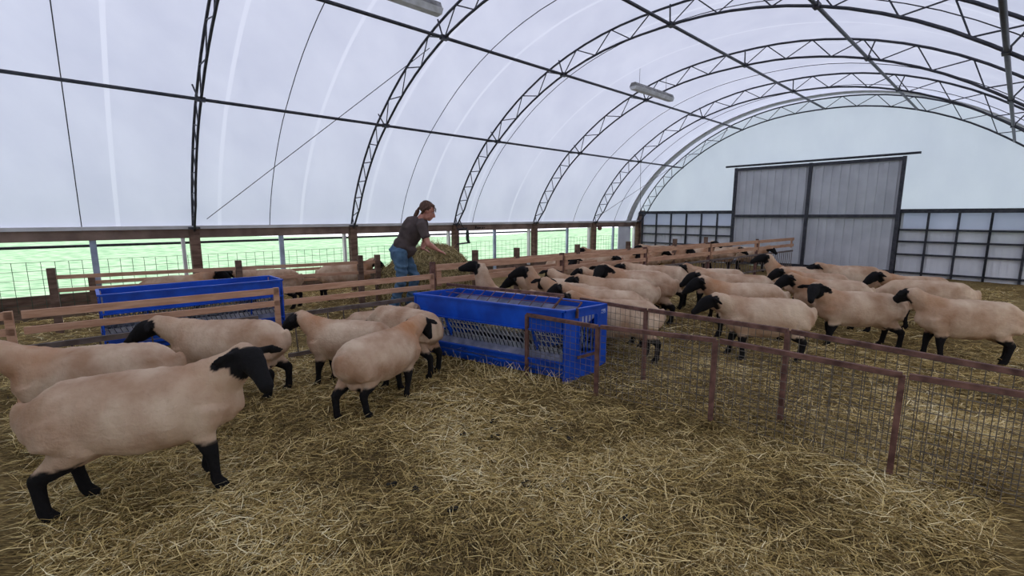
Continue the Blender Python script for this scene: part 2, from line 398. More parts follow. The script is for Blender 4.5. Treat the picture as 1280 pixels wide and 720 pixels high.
# purlins with clamps
def ipt(dv):
    k = min(range(97), key=lambda q: abs(INNER[q][0]-dv)); return INNER[k], ARC[k]
for nm, dv in (('lowest, low on the meadow side',1.66),('middle, high on the meadow side',3.63),('under the ridge',5.62),('high on the near side',7.6),('low on the near side',9.35)):
    (d, h), (d2, h2) = ipt(dv)
    r = empty('purlin', B(S0, d, h)); tag(r, 'long dark steel pipe running the length of the roof, %s' % nm, 'purlin', 'roof purlins')
    mb = MB(); mb.tube([B(S0+.1, d, h), B(S1-.12, d, h)], .024, 8); mb.build('pipe', M['steel'], r, True)
    for s in TS[:-1]:
        mb = MB(); mb.tube([B(s-.03, d, h+.0), B(s-.06, d2, h2)], .012, 6); mb.bar(B(s-.07, d, h), B(s+.05, d, h), .07, .06); mb.build('clamp', M['steel'], r)
# thin arching cables in the middle of bays, tight under the cover
for i, (s, t) in enumerate(((-4.2,'far left'),(-1.6,'left of the man'),(1.15,'crossing the roof right above the man'),(3.2,'close to the hoop right of the man'),(7.2,'near the hoop second from the end'),(9.4,'nearest the end wall'))):
    mb = MB(); mb.tube([B(s, *offs(k, -.02)) for k in range(0, 97, 2)], .0065, 5)
    o = mb.build('roof_cable', M['rope']); tag(o, 'thin dark cable arching under the cover, %s' % t, 'cable', 'arching cables')
for i, (a, b, t) in enumerate((((8.3,.12,1.45),(10.9,3.1,4.15),'rising towards the end wall'),((9.3,.3,3.4),(10.7,.25,1.5),'falling towards the far corner'),((-2.6,.1,1.45),(.1,3.0,4.1),'rising left of the man'))):
    q = B(*a); 
    if i == 1: q = B(8.35, 1.66, 3.1)
    mb = MB(); mb.tube([q, B(*b)], .006, 5)
    o = mb.build('bracing_wire', M['rope']); tag(o, 'thin straight bracing wire %s' % t, 'wire', 'bracing wires')
# end wall: fabric gable above, steel grid and sheets below
def gable(s, nm, d0=.0):
    mb = MB(); base = 1.62 if s > 0 else .35
    pts = [ARC[k] for k in range(97) if ARC[k][1] > base]
    idx = [k for k in range(97) if ARC[k][1] > base]; pts = [offs(k, .09) for k in idx]
    top = [mb.bm.verts.new(B(s, *p)) for p in pts]; bot = [mb.bm.verts.new(B(s, p[0], base)) for p in pts]
    for k in range(len(pts)-1): mb.bm.faces.new((top[k], top[k+1], bot[k+1], bot[k]))
    tag(mb.build('wall_'+nm, M['cover']), 'white fabric gable wall', kind='structure')
gable(S1, 'far'); gable(S0, 'near')
for i, (a, b, t) in enumerate(((.22,1.9,'beside the far corner post'),(1.9,3.47,'second from the far corner'),(7.53,9.15,'right of the big sliding door'),(9.15,10.85,'at the right end of the end wall'))):
    r = empty('steel_gate', B(10.93, a, 0)); tag(r, 'dark steel framed gate with pale ribbed sheets, %s' % t, 'gate', 'framed gates in the end wall')
    mb = MB()
    nd = 3
    for k in range(nd+1):
        d = a+(b-a)*k/nd; mb.bar(B(10.92, d, 0), B(10.92, d, 1.62), .045, .045, V((UX,UY,0)))
    for h in (.1,.55,.87,1.16,1.62): mb.bar(B(10.92, a, h), B(10.92, b, h), .045, .045)
    mb.build('frame', M['steel'], r)
    mb = MB(); k = 0; x = a
    while x < b-.001:
        x2 = min(x+.06, b); z = .012 if k % 2 else 0
        mb.hexa([B(10.96+z, x, -.07), B(10.96+z, x2, -.07), B(10.975+z, x2, -.07), B(10.975+z, x, -.07), B(10.96+z, x, 1.2), B(10.96+z, x2, 1.2), B(10.975+z, x2, 1.2), B(10.975+z, x, 1.2)]); x = x2; k += 1
    mb.build('ribbed_sheet', M['panel'], r)
    mb = MB(); mb.bar(B(10.97, a, 1.41), B(10.97, b, 1.41), .004, .42); mb.build('upper_sheet', M['cover'], r)
mb = MB(); mb.bar(B(10.97,.12,0), B(10.97,.12,1.7), .24, .06, V((UX,UY,0))); tag(mb.build('trim_6', M['beam_wood']), kind='structure')
r = empty('sliding_door', B(10.85, 3.5, 0)); tag(r, 'big pale ribbed sliding door in the middle of the end wall', 'door')
mb = MB(); x = 3.5; k = 0
while x < 7.5-.001:
    x2 = x+.1; z = .02 if k % 2 else 0
    mb.hexa([B(10.80+z, x, .04), B(10.80+z, x2, .04), B(10.83+z, x2, .04), B(10.83+z, x, .04), B(10.80+z, x, 2.9), B(10.80+z, x2, 2.9), B(10.83+z, x2, 2.9), B(10.83+z, x, 2.9)]); x = x2; k += 1
mb.build('door_leaf', M['doorsheet'], r)
mb = MB()
for d in (3.5, 5.5, 7.5): mb.bar(B(10.77, d, .0), B(10.77, d, 2.95), .08, .06, V((UX,UY,0)))
for h in (.1,1.5,2.9): mb.bar(B(10.77, 3.5, h), B(10.77, 7.5, h), .05, .08)
mb.build('door_frame', M['steel'], r)
mb = MB(); mb.tube([B(10.72, 3.2, 3.0), B(10.72, 7.8, 3.0)], .03); mb.build('door_track', M['steel'], r)
mb = MB(); mb.bar(B(10.95, 3.4, .8), B(10.95, 7.6, .8), .02, 1.6); tag(mb.build('wall_far_lower', M['panel']), kind='structure')
mb = MB(); mb.bar(B(S0, 0, .2), B(S0, 11, .2), .05, .4); tag(mb.build('wall_near_lower', M['wood_dark']), kind='structure')
mb = MB(); mb.bar(B(10.9, 0, 1.62), B(10.9, 11, 1.62), .1, .1); tag(mb.build('trim_5', M['steel']), kind='structure')

# rope pulley and hanging counterweight at the post behind the hay
P0 = B(2.65, .14, 1.2)
r = empty('curtain_winch', P0); tag(r, 'dark green hanging rubber weight on a bracket at the post right of the man', 'winch')
mb = MB(); c = B(2.98, .12, 1.0); mb.loft([(c+V((0,0,.15)), .04,.03),(c+V((0,0,.09)), .07,.04),(c, .075,.045),(c-V((0,0,.09)),.065,.04),(c-V((-.03,0,.15)),.055,.035)], 12, V((1,0,0))); mb.build('weight', M['rubber'], r, True)
mb = MB(); mb.bar(B(2.66,.13,.81), B(3.05,.13,.83), .04, .035); mb.bar(B(2.66,.13,1.17), B(2.95,.13,1.19), .04, .04); mb.build('bracket', M['steel'], r)
mb = MB(); mb.tube([B(2.72,.14,1.42), B(2.8,.14,1.25), B(2.92,.13,1.16)], .012); mb.tube([B(2.62,.14,1.4), B(2.6,.14,1.3), B(2.7,.14,1.1), B(2.66,.14,.9)], .007); mb.build('rope', M['rope'], r)
r = empty('curtain_winch', B(8.35, .14, 1.1)); tag(r, 'small rusty pulley wheel on the fourth timber post', 'winch')
c = B(8.42,.17,1.12); mb = MB(); mb.tube([c+V((UX,UY,0))*0.0+V((NX,NY,0))*t for t in (-.03,.03)], .085, 14); mb.build('wheel', M['rust'], r)
mb = MB(); mb.bar(B(8.3,.14,1.17), B(8.6,.14,1.17), .03,.03); mb.build('bracket', M['steel'], r)
# hand-written word on the beam
def stroke(pts):
    mb = MB(); q = [B(3.28+x*.055, .045, 1.165+y*.05) for x, y in pts]; 
    mb.tube(q, .006, 5); return mb
mb = MB()
L_ = [[(0,0),(.15,1.6)],[(.15,1.6),(.55,1.4)],[(.1,.8),(.4,.8)], [(.95,.1),(.75,.6),(1.1,.75),(1.3,.35),(.95,.1)], [(1.6,0),(1.6,.7),(1.9,.65),(1.95,.1)],[(1.95,.6),(2.3,.65),(2.35,.1)],[(2.9,.2),(3.2,.6),(3.5,.6),(3.3,.15),(2.9,.2)],[(3.9,.7),(4.2,.3)]]
for st in L_: mb.tube([B(3.30+x*.075, .038, 1.175+y*.04) for x, y in st], .011, 5)
o = mb.build('handwriting', M['ink']); tag(o, 'black handwritten scrawl on the eave beam right of the hanging weight', 'writing')

# ceiling light strips
def light(p, L, nm):
    r = empty('strip_light', p); q = p-V((UX,UY,0))*L; tag(r, nm, 'light', 'hanging strip lights')
    sd = V((NX,NY,0))
    mb = MB(); mb.verts([x+sd*a+V((0,0,b)) for x in (p, q) for a, b in ((-.05,.09),(.05,.09),(.085,.02),(-.085,.02))], [(0,1,5,4),(1,2,6,5),(2,3,7,6),(3,0,4,7),(0,3,2,1),(4,5,6,7)]); mb.build('housing', M['grime'], r)
    mb = MB(); mb.verts([x+sd*a+V((0,0,b)) for x in (p+V((UX,UY,0))*.015, q) for a, b in ((-.088,.018),(.088,.018),(.055,-.045),(-.055,-.045))], [(0,1,5,4),(1,2,6,5),(2,3,7,6),(3,0,4,7),(0,3,2,1),(4,5,6,7)]); mb.build('diffuser', M['white'], r)
    mb = MB()
    for t in (.15, .85):
        x = p.lerp(q, t); mb.tube([x+V((0,0,.09)), x+V((0,0,1.2 if x.z < 3.6 else .62))], .004, 5)
    mb.build('hanging_wire', M['rope'], r)
light(V((-.91,6.2,4.0)), 1.5, 'grimy strip light hanging near the top left of the bright roof')
light(V((2.45,9.9,4.08))+V((UX,UY,0))*1.5, 1.5, 'grimy strip light hanging under the roof on the right, over the sheep')

# ================================================================== BLUE FEEDER
def feeder_at(org, Lv, ev, LEN, W, label, sheet=False):
    zb = gz(org.x, org.y)
    r = empty('feed_trough', (org.x, org.y, zb)); tag(r, label, 'feed trough')
    def Q(a, b, h): p = org+Lv*a+ev*b; return V((p.x, p.y, zb+h))
    def plate(mb, c, t):                   # c: 4 corners (closed loop), t: thickness vector
        mb.hexa([c[0], c[1], c[2], c[3], c[0]+t, c[1]+t, c[2]+t, c[3]+t])
    TOP = .675
    # long sides: upper board, open feeding gap, lower tray, skid
    for b, t in ((0, ev*.02), (W, ev*-.02)):
        mb = MB(); plate(mb, [Q(.03,b,.47),Q(LEN-.03,b,.47),Q(LEN-.03,b,TOP),Q(.03,b,TOP)], t); mb.bar(Q(0,b,TOP), Q(LEN,b,TOP), .035, .02); mb.bar(Q(0,b,.47), Q(LEN,b,.47), .03, .015)
        mb.build('side_board', M['blue'], r)
        mb = MB(); plate(mb, [Q(.03,b,.10),Q(LEN-.03,b,.10),Q(LEN-.03,b,.19),Q(.03,b,.19)], t); mb.bar(Q(0,b,.19), Q(LEN,b,.19), .035,.015); mb.build('tray_side', M['blue'], r)
        mb = MB(); bb = b+(.05 if b == 0 else -.05); plate(mb, [Q(.05,bb,.03),Q(LEN-.05,bb,.03),Q(LEN-.05,bb,.085),Q(.05,bb,.085)], t); mb.build('skid', M['blue'], r)
    mb = MB(); plate(mb, [Q(.02,.0,.14),Q(LEN-.02,.0,.14),Q(LEN-.02,W,.14),Q(.02,W,.14)], V((0,0,-.015))); mb.build('tray_floor', M['liner'], r)
    # the sloping grey pan under the open top
    mb = MB(); plate(mb, [Q(.03,.02,.56),Q(LEN-.03,.02,.56),Q(LEN-.03,W*.5,.50),Q(.03,W*.5,.50)], V((0,0,-.01))); plate(mb, [Q(.03,W*.5,.50),Q(LEN-.03,W*.5,.50),Q(LEN-.03,W-.02,.62),Q(.03,W-.02,.62)], V((0,0,-.01))); mb.build('top_pan', M['liner'], r)
    # hay rack: sloping lattice bars each side of the middle
    for sg in (0, 1):
        mb = MB(); f = (lambda x: x) if sg == 0 else (lambda x: W-x)
        n = int(LEN/.05)
        for k in range(n+1):
            x = .03+(LEN-.06)*k/n
            for da in (.06, -.06):
                x2 = min(max(x+da, .03), LEN-.03); mb.bar(Q(x, f(.045), .47), Q(x2, f(.12), .285), .007, .007)
        for t in (0,.33,.66,1): mb.bar(Q(.02,f(.045+.075*t),.47-.185*t),Q(LEN-.02,f(.045+.075*t),.47-.185*t), .007, .007)
        mb.build('hay_rack', M['galv'], r)
        mb = MB(); mb.bar(Q(.02,f(.12),.262), Q(LEN-.02,f(.12),.262), .012, .045)
        mb.build('slotted_bar', M['galv'], r)
        mb = MB()
        for k in range(int(LEN/.05)): x = .04+k*.05; mb.bar(Q(x,f(.112),.236), Q(x+.018,f(.112),.288), .012, .006)
        mb.build('bar_slots', M['steel'], r)
        mb = MB(); plate(mb, [Q(.03,f(.13),.25),Q(LEN-.03,f(.13),.25),Q(LEN-.03,f(.025),.165),Q(.03,f(.025),.165)], V((0,0,-.006))); mb.build('tray_slope', M['liner'], r)
    # end plates with barred window
    for a, t, e in ((0, Lv*.015, 'r'), (LEN, Lv*-.015, 'l')):
        mb = MB(); x0, x1, z0, z1 = .19*W/.58, .42*W/.58, .235, .60
        for (u0,u1,h0,h1) in ((0,x0,0,TOP),(x1,W,.06,TOP),(x0,x1,.02,z0),(x0,x1,z1,TOP)):
            plate(mb, [Q(a,u0,h0),Q(a,u1,h0+(.03 if u1 == W and h0 else 0)),Q(a,u1,h1),Q(a,u0,h1)], t)
        mb.bar(Q(a,0,TOP), Q(a,W,TOP), .03, .018); mb.bar(Q(a,x0-.02,z0), Q(a,x1+.02,z0), .03, .02); mb.bar(Q(a,x0-.01,z0), Q(a,x0-.01,z1), .025, .02, Lv); mb.bar(Q(a,x1+.01,z0), Q(a,x1+.01,z1), .025, .02, Lv)
        ep = mb.build('end_plate', M['blue'], r)
        mb = MB()
        for k in range(5): u = x0+(x1-x0)*(k+.5)/5; mb.bar(Q(a,u,z0), Q(a,u,z1), .008, .008, Lv)
        mb.build('window_bars', M['blue'], r)
        if e == 'r':
            mb = MB(); a2 = -.006
            plate(mb, [Q(a2,.485*W/.58,.595),Q(a2,.545*W/.58,.595),Q(a2,.545*W/.58,.635),Q(a2,.485*W/.58,.635)], Lv*.004); mb.build('maker_label', M['sticker'], r)
            mb = MB(); mb.bar(Q(-.012,x0-.03,z0-.012), Q(-.012,x1+.01,z0-.012), .012, .03); mb.build('hinge', M['rust'], r)
            mb = MB(); mb.bar(Q(-.02,.13*W/.58,.60), Q(-.02,.13*W/.58,.69), .02,.02); mb.build('latch', M['rust'], r)
    if True:
        for x in (.78,.2): mb = MB(); plate(mb, [Q(LEN*x,.02,.48),Q(LEN*x,W-.02,.48),Q(LEN*x,W-.10,.25),Q(LEN*x,.10,.25)], Lv*.012); mb.build('inner_divider', M['blue'], r)
    return r, Q
N_ = GP(704.7, 478); FR = GP(757, 462); NL = V((-1.07,5.0,0))
Lv = (NL-N_).normalized(); ev = (FR-N_); WF = ev.length; ev = ev.normalized(); LF = (NL-N_).length
FEED, FQ = feeder_at(N_, Lv, ev, LF, WF, 'long blue painted steel feed trough with a barred end, behind the rusty mesh hurdle')
# a rusty grid lying in the trough top
r = empty('rusty_grid', FQ(.5,WF*.8,.7)); tag(r, 'rusty barred grid leaning in the open top of the blue trough', 'grid')
a0, a1 = .38, LF+.05
def RQ(a, t): return FQ(a, WF*(.80-.45*t), .735-.17*t)
mb = MB(); mb.bar(RQ(a0,0), RQ(a1,0), .035, .03); mb.build('top_bar', M['rust'], r)
mb = MB(); mb.bar(RQ(a0,0), RQ(a0-.03,1), .02, .015); mb.bar(RQ(a0-.24,.22), RQ(a0,.2), .01,.01); mb.bar(RQ(a0-.24,.22), RQ(a0-.27,1), .012, .012)
k = a0+.14
while k < a1: mb.tube([RQ(k,0), RQ(k-.04,.95)], .004, 5); k += .13
for t in (.4,.8): mb.tube([RQ(a0,t), RQ(a1-.1,t)], .004, 5)
mb.build('grid_bars', M['rust'], r)
# second trough beyond the left fence
ORG2 = V((-3.0,6.0,0)); feeder_at(ORG2, V((-UX,-UY,0)), V((NX*-1,NY*-1,0)), 1.8, .55, 'second blue feed trough, partly hidden behind the fence at the left')

# ================================================================== MESH HURDLES
def hurdle(p, q, h0, h1, label, posts=(0,1), grid=.052, zb=None, bottom=.03):
    p, q = V(p), V(q); r = empty('mesh_hurdle', p); tag(r, label, 'hurdle', 'rusty mesh hurdles')
    L = (q-p).length; d = (q-p)/L
    def H(t, h): x = p.lerp(q, t); return V((x.x, x.y, gz(x.x, x.y)+h))
    ht = lambda t: h0+(h1-h0)*t
    mb = MB(); mb.bar(H(0, ht(0)), H(1, ht(1)), .03, .03); mb.build('top_rail', M['rust'], r)
    for t in posts:
        mb = MB(); mb.bar(H(t, -.03), H(t, ht(t)), .03, .03, d); mb.build('upright', M['rust'], r)
    mb = MB(); n = int(L/grid)
    for k in range(n+1): t = k/n; mb.tube([H(t, bottom), H(t, ht(t))], .0022, 4)
    m = 11
    for k in range(m): hh = bottom+(k/(m-1))*(1-bottom/.62)*1.0; mb.tube([H(0, bottom+(ht(0)-bottom-.02)*k/(m-1)), H(1, bottom+(ht(1)-bottom-.02)*k/(m-1))], .0022, 4)
    mb.build('wire_grid', M['wire'], r)
    return r
A0 = GP(658.5,469); A1 = GP(744.8,493); dA = (A1-A0); 
hA = .60
hurdle(A0, A1, .595, .605, 'rusty framed mesh hurdle standing in front of the barred end of the trough')
A2 = A1+dA*1.25; A3 = A2+dA*1.35; A4 = A3+dA*1.3
hurdle(A1+dA*.04, A2, .61, .62, 'rusty mesh hurdle just right of the trough, nearer row', posts=(1,))
hurdle(A2+dA*.04, A3, .62, .62, 'rusty mesh hurdle second to the right of the trough, nearer row', posts=(1,))
hurdle(A3+dA*.04, A4, .62, .62, 'rusty mesh hurdle at the right edge, nearer row', posts=(1,))
B1 = GP(803.5,477); B0 = V((.70,4.66,0)); dB = (B1-B0)
hurdle(B0, B1, .665, .675, 'rusty mesh hurdle behind the trough, far row, in front of the standing sheep', posts=(1,))
B2 = B1+dB*1.5; B3 = B2+dB*1.7; B4 = B3+dB*1.6
hurdle(B1+dB*.04, B2, .68, .68, 'rusty mesh hurdle of the far row, right of the standing sheep', posts=(1,))
hurdle(B2+dB*.03, B3, .68, .68, 'rusty mesh hurdle of the far row near the right edge', posts=(1,))

# ================================================================== WOODEN FENCE
FO = V((-1.0,5.8,0)); FD = V((.77,.636,0)).normalized()
def FP(t, h, o=0): p = FO+FD*t+V((FD.y,-FD.x,0))*o; return V((p.x, p.y, h))
def wfence(t0, t1, label, boards=((.86,.075),(.69,.075)), pipe=.53, bars=True, pstart=True):
    r = empty('wooden_fence', FP(t0, 0)); tag(r, label, 'fence', 'timber fence of the feeding pen')
    if pstart:
        mb = MB(); mb.bar(FP(t0,-.03), FP(t0,.93), .05, .06, FD); mb.build('post', M['rust'], r)
    for h, w in boards:
        mb = MB(); mb.bar(FP(t0+.03,h,.035), FP(t1-.03,h,.035), .03, w); mb.build('rail', M['wood'], r)
    mb = MB(); mb.bar(FP(t0+.08,.62,.01), FP(t0+.08,.89,.01), .025, .07, FD); mb.build('batten', M['wood'], r)
    mb = MB(); mb.bar(FP(t1-.10,.62,.01), FP(t1-.10,.89,.01), .025, .07, FD); mb.build('batten', M['wood'], r)
    if pipe:
        mb = MB(); mb.bar(FP(t0+.02,pipe,.03), FP(t1-.02,pipe,.03), .03, .04); mb.build('pipe_rail', M['rail'], r)
        mb = MB(); mb.bar(FP(t0+.02,.12,.03), FP(t1-.02,.12,.03), .03, .04); mb.build('pipe_rail', M['rail'], r)
    if bars:
        k = t0+.12
        while k < t1-.05: mb = MB(); mb.tube([FP(k,.1,.03), FP(k+.02,pipe,.03)], .008, 5); mb.build('bar', M['rail'], r); k += .14
wfence(0, 2.31, 'timber rail fence directly behind the trough, right of the bending man', pipe=None, bars=False)
wfence(2.31, 4.52, 'timber rail fence behind the black-headed sheep, middle length', boards=((.855,.075),(.70,.065)))
wfence(4.52, 6.9, 'timber rail fence behind the sheep, in front of the steel gate')
wfence(6.9, 9.3, 'timber rail fence right of the steel gate, second last length')
wfence(9.3, 11.6, 'timber rail fence, last length, ending at the end wall')
def lfence(t0, t1, label):
    r = empty('low_rail_fence', FP(t0, 0, .05)); tag(r, label, 'fence', 'low timber fence at the left')
    for h, w, m in ((.755,.06,'wood'),(.63,.055,'wood')):
        mb = MB(); mb.bar(FP(t0,h,.05), FP(t1,h,.05), .03, w); mb.build('rail', M[m], r)
    mb = MB(); mb.bar(FP(t0,.49,.05), FP(t1-.2,.505,.05), .03, .045); mb.build('pipe_rail', M['rail'], r)
    mb = MB(); mb.bar(FP(t1-.02,.0,.05), FP(t1-.02,.79,.05), .03, .05, FD); mb.build('upright', M['wood'], r)
    k = t0+.1
    while k < t1-.25: mb = MB(); mb.tube([FP(k,.06,.05), FP(k-.02,.49,.05)], .007, 5); mb.build('bar', M['rail'], r); k += .17
    mb = MB(); mb.bar(FP(t0,.07,.05), FP(t1-.2,.07,.05), .03, .04); mb.build('pipe_rail', M['rail'], r)
lfence(-1.75, -.02, 'low three-rail timber fence in front of the man')
lfence(-3.6, -1.8, 'low three-rail timber fence left of the man')
lfence(-5.4, -3.65, 'low three-rail timber fence at the far left edge')
# back fences
def bfence(p, q, hs, label, posts, top=.9, m='wood_dark'):
    r = empty('back_fence', p); tag(r, label, 'fence', 'fences near the open side')
    for h in hs:
        mb = MB(); mb.bar(p+V((0,0,h)), q+V((0,0,h)), .03, .05); mb.build('rail', M['wood'], r)
    for t in posts:
        x = p.lerp(q, t); mb = MB(); mb.bar(x+V((0,0,-.02)), x+V((0,0,top)), .08, .08, FD); mb.build('post', M[m], r)
bfence(FP(1.6,0,-1.35), FP(9.3,0,-1.35), (.74,.55), 'second timber fence behind the first, seen through it on the right', (.0,.12,.33,.55,.8,1), .93)
bfence(V((-5.9,5.9,0)), V((-2.33,8.0,0)), (.72,.55), 'short timber fence left of the hay, ending in two posts', (.0,.5,.93,1), .84)
bfence(V((-6.4,7.0,0)), V((-3.2,9.3,0)), (.5,.3), 'lowest pale rails close to the open side at the left', (0,.5,1), .6)

# ================================================================== HAY
HC = V((-1.56,8.35,0))
mb = MB(); bmesh.ops.create_icosphere(mb.bm, subdivisions=5, radius=1)
def hayshape(u):                           # unit vector -> surface of a slumped round bale
    e = Vector(u); n1 = noise.noise(e*2.2+V((4,1,2)))*.09+noise.noise(e*6)*.035
    k = (1+n1)
    a = math.atan2(e.y, e.x)
    x = math.copysign(abs(e.x)**.8, e.x)*.80*k; y = math.copysign(abs(e.y)**.85, e.y)*.72*k; z = math.copysign(abs(e.z)**.75, e.z)*.96*k
    if z > .3: x += .12*(z-.3)
    if z < 0: z *= .08
    return V((x, y, z))
for v in mb.bm.verts: v.co = HC+hayshape(v.co.normalized())
HAY = empty('hay_bale', HC); tag(HAY, 'big slumped round bale of greenish hay the man is leaning on', 'hay bale')
mb.build('bale_core', M['hayc'], HAY, True)
n = 9000; u = rng.normal(size=(n,3)); u[:,2] = np.abs(u[:,2]); u /= np.linalg.norm(u, axis=1)[:,None]
P = np.array([HC+hayshape(x) for x in u]); D = rng.normal(size=(n,3)); D -= u*(D*u).sum(1)[:,None]*.7; D /= np.linalg.norm(D, axis=1)[:,None]
o = strands('loose_hay', P-D*.05, D, rng.uniform(.06,.2,n), rng.uniform(.003,.008,n), rng.beta(1.6,1.7,n), M['hay'], .25, None)
o.data.transform(Matrix.Translation(-HC)); o.parent = HAY; o['kind'] = 'stuff'
# loose top tuft
n = 500; u = np.stack([rng.normal(.02,.10,n), rng.normal(0,.08,n), np.abs(rng.normal(.0,.07,n))], 1)
P = np.array(HC)+np.array([.08,-.1,.93])+u; D = rng.normal(size=(n,3)); D[:,2] = np.abs(D[:,2])*.8; D /= np.linalg.norm(D, axis=1)[:,None]
o = strands('hay_tuft', P, D, rng.uniform(.05,.14,n), rng.uniform(.003,.005,n), rng.beta(2,2,n), M['hay'], .3); o.data.transform(Matrix.Translation(-HC)); o.parent = HAY; o['kind'] = 'stuff'

# ================================================================== STRAW
def scatter(n, fy, wmin, wmax, lmin, lmax, ylo, yhi, xf):
    Y = ylo+(yhi-ylo)*rng.random(n)**fy; X = (rng.random(n)*2-1)*xf*Y
    pitchn = rng.normal(.04,.13,n); cl = np.array([noise.noise(V((x*1.8,y*1.8,9.)))for x,y in zip(X,Y)])
    ang = rng.uniform(0, 2*math.pi, n)+cl*2; D = np.stack([np.cos(ang)*np.cos(pitchn), np.sin(ang)*np.cos(pitchn), np.sin(pitchn)], 1)
    Z = np.array([gz(x,y) for x,y in zip(X,Y)])+rng.uniform(-.004,.022,n)+np.maximum(cl,0)*.03
    P = np.stack([X,Y,Z],1)
    patch = np.array([noise.noise(V((x*1.1+5,y*1.4,2.))) for x,y in zip(X,Y)])
    tone = np.clip(rng.beta(1.5,1.7,n)*1.0+patch*.28+np.minimum(cl,0)*.3, 0, 1)
    return P, D, rng.uniform(lmin,lmax,n)*(rng.random(n)**.5*.7+.4), rng.uniform(wmin,wmax,n), tone
parts = [scatter(62000,.85,.0018,.0042,.05,.17,1.35,3.3,1.15), scatter(48000,.9,.0026,.0055,.06,.18,3.1,5.2,1.15), scatter(34000,.9,.004,.008,.07,.22,5.0,9.5,1.1)]
cat = [np.concatenate([p[i] for p in parts]) for i in range(5)]
# keep inside the barn
Sx = (cat[0][:,0]+3.4)*NX+(cat[0][:,1]-9.9)*NY; keep = Sx > .15
cat = [c[keep] for c in cat]
tag(strands('loose_straw', *cat, M['straw'], .12), 'loose golden straw stalks strewn over the barn floor', 'straw', kind='stuff')
# upright wisps along the trough
n = 420; a = rng.uniform(-.1,LF*.95,n); P = np.array([N_+Lv*x-ev*(.05+.22*abs(rng.normal())) for x in a]); P[:,2] = [gz(x,y) for x,y in P[:,:2]]
D = rng.normal(size=(n,3)); D[:,2] = np.abs(D[:,2])*.7+.15; D /= np.linalg.norm(D,axis=1)[:,None]
tag(strands('straw_wisps', P, D, rng.uniform(.08,.2,n), rng.uniform(.003,.005,n), rng.beta(4,1.6,n), M['straw'], .25), 'upstanding pale straw wisps along the foot of the blue trough', 'straw', kind='stuff')
# hay inside trough tray
n = 900; a = rng.uniform(.05,LF-.05,n); b = rng.uniform(.02,WF-.02,n); P = np.array([FQ(x,y,.15+.03*rng.random()) for x,y in zip(a,b)])
D = rng.normal(size=(n,3)); D[:,2] *= .25; D /= np.linalg.norm(D,axis=1)[:,None]
tag(strands('trough_hay', P, D*.8, rng.uniform(.04,.09,n), rng.uniform(.003,.005,n), rng.beta(4,1.6,n), M['straw'], .25), 'scraps of pale hay lying in the tray of the blue trough', 'hay', kind='stuff')
# dung clumps
dl = [(490,610,'left, lowest of two'),(522,618,'left, right of another clump'),(577,546,'upper left, smallest'),(616,530,'upper middle, widest'),(617,548,'just below the widest one'),(690,538,'upper middle right'),(713,553,'right of centre by itself'),(658,609,'centre'),(704,614,'centre right, largest'),(821,594,'near the right, lone'),(779,656,'lower right'),(799,525,'in front of the hurdle, dark'),(565,640,'lower left'),(700,700,'bottom edge')]
for px, py, t in dl:
    p = GP(px, py); mb = MB()
    for k in range(random.randint(6,10)):
        mb.ball((p.x+random.gauss(0,.014), p.y+random.gauss(0,.012), gz(p.x,p.y)+.010+random.uniform(0,.014)), random.uniform(.009,.014), (1.2,1,.8), sub=1)
    o = mb.build('dung_clump', M['dung'], None, True); tag(o, 'dark dung clump on the straw, %s' % t, 'dung', 'dung clumps on the straw')

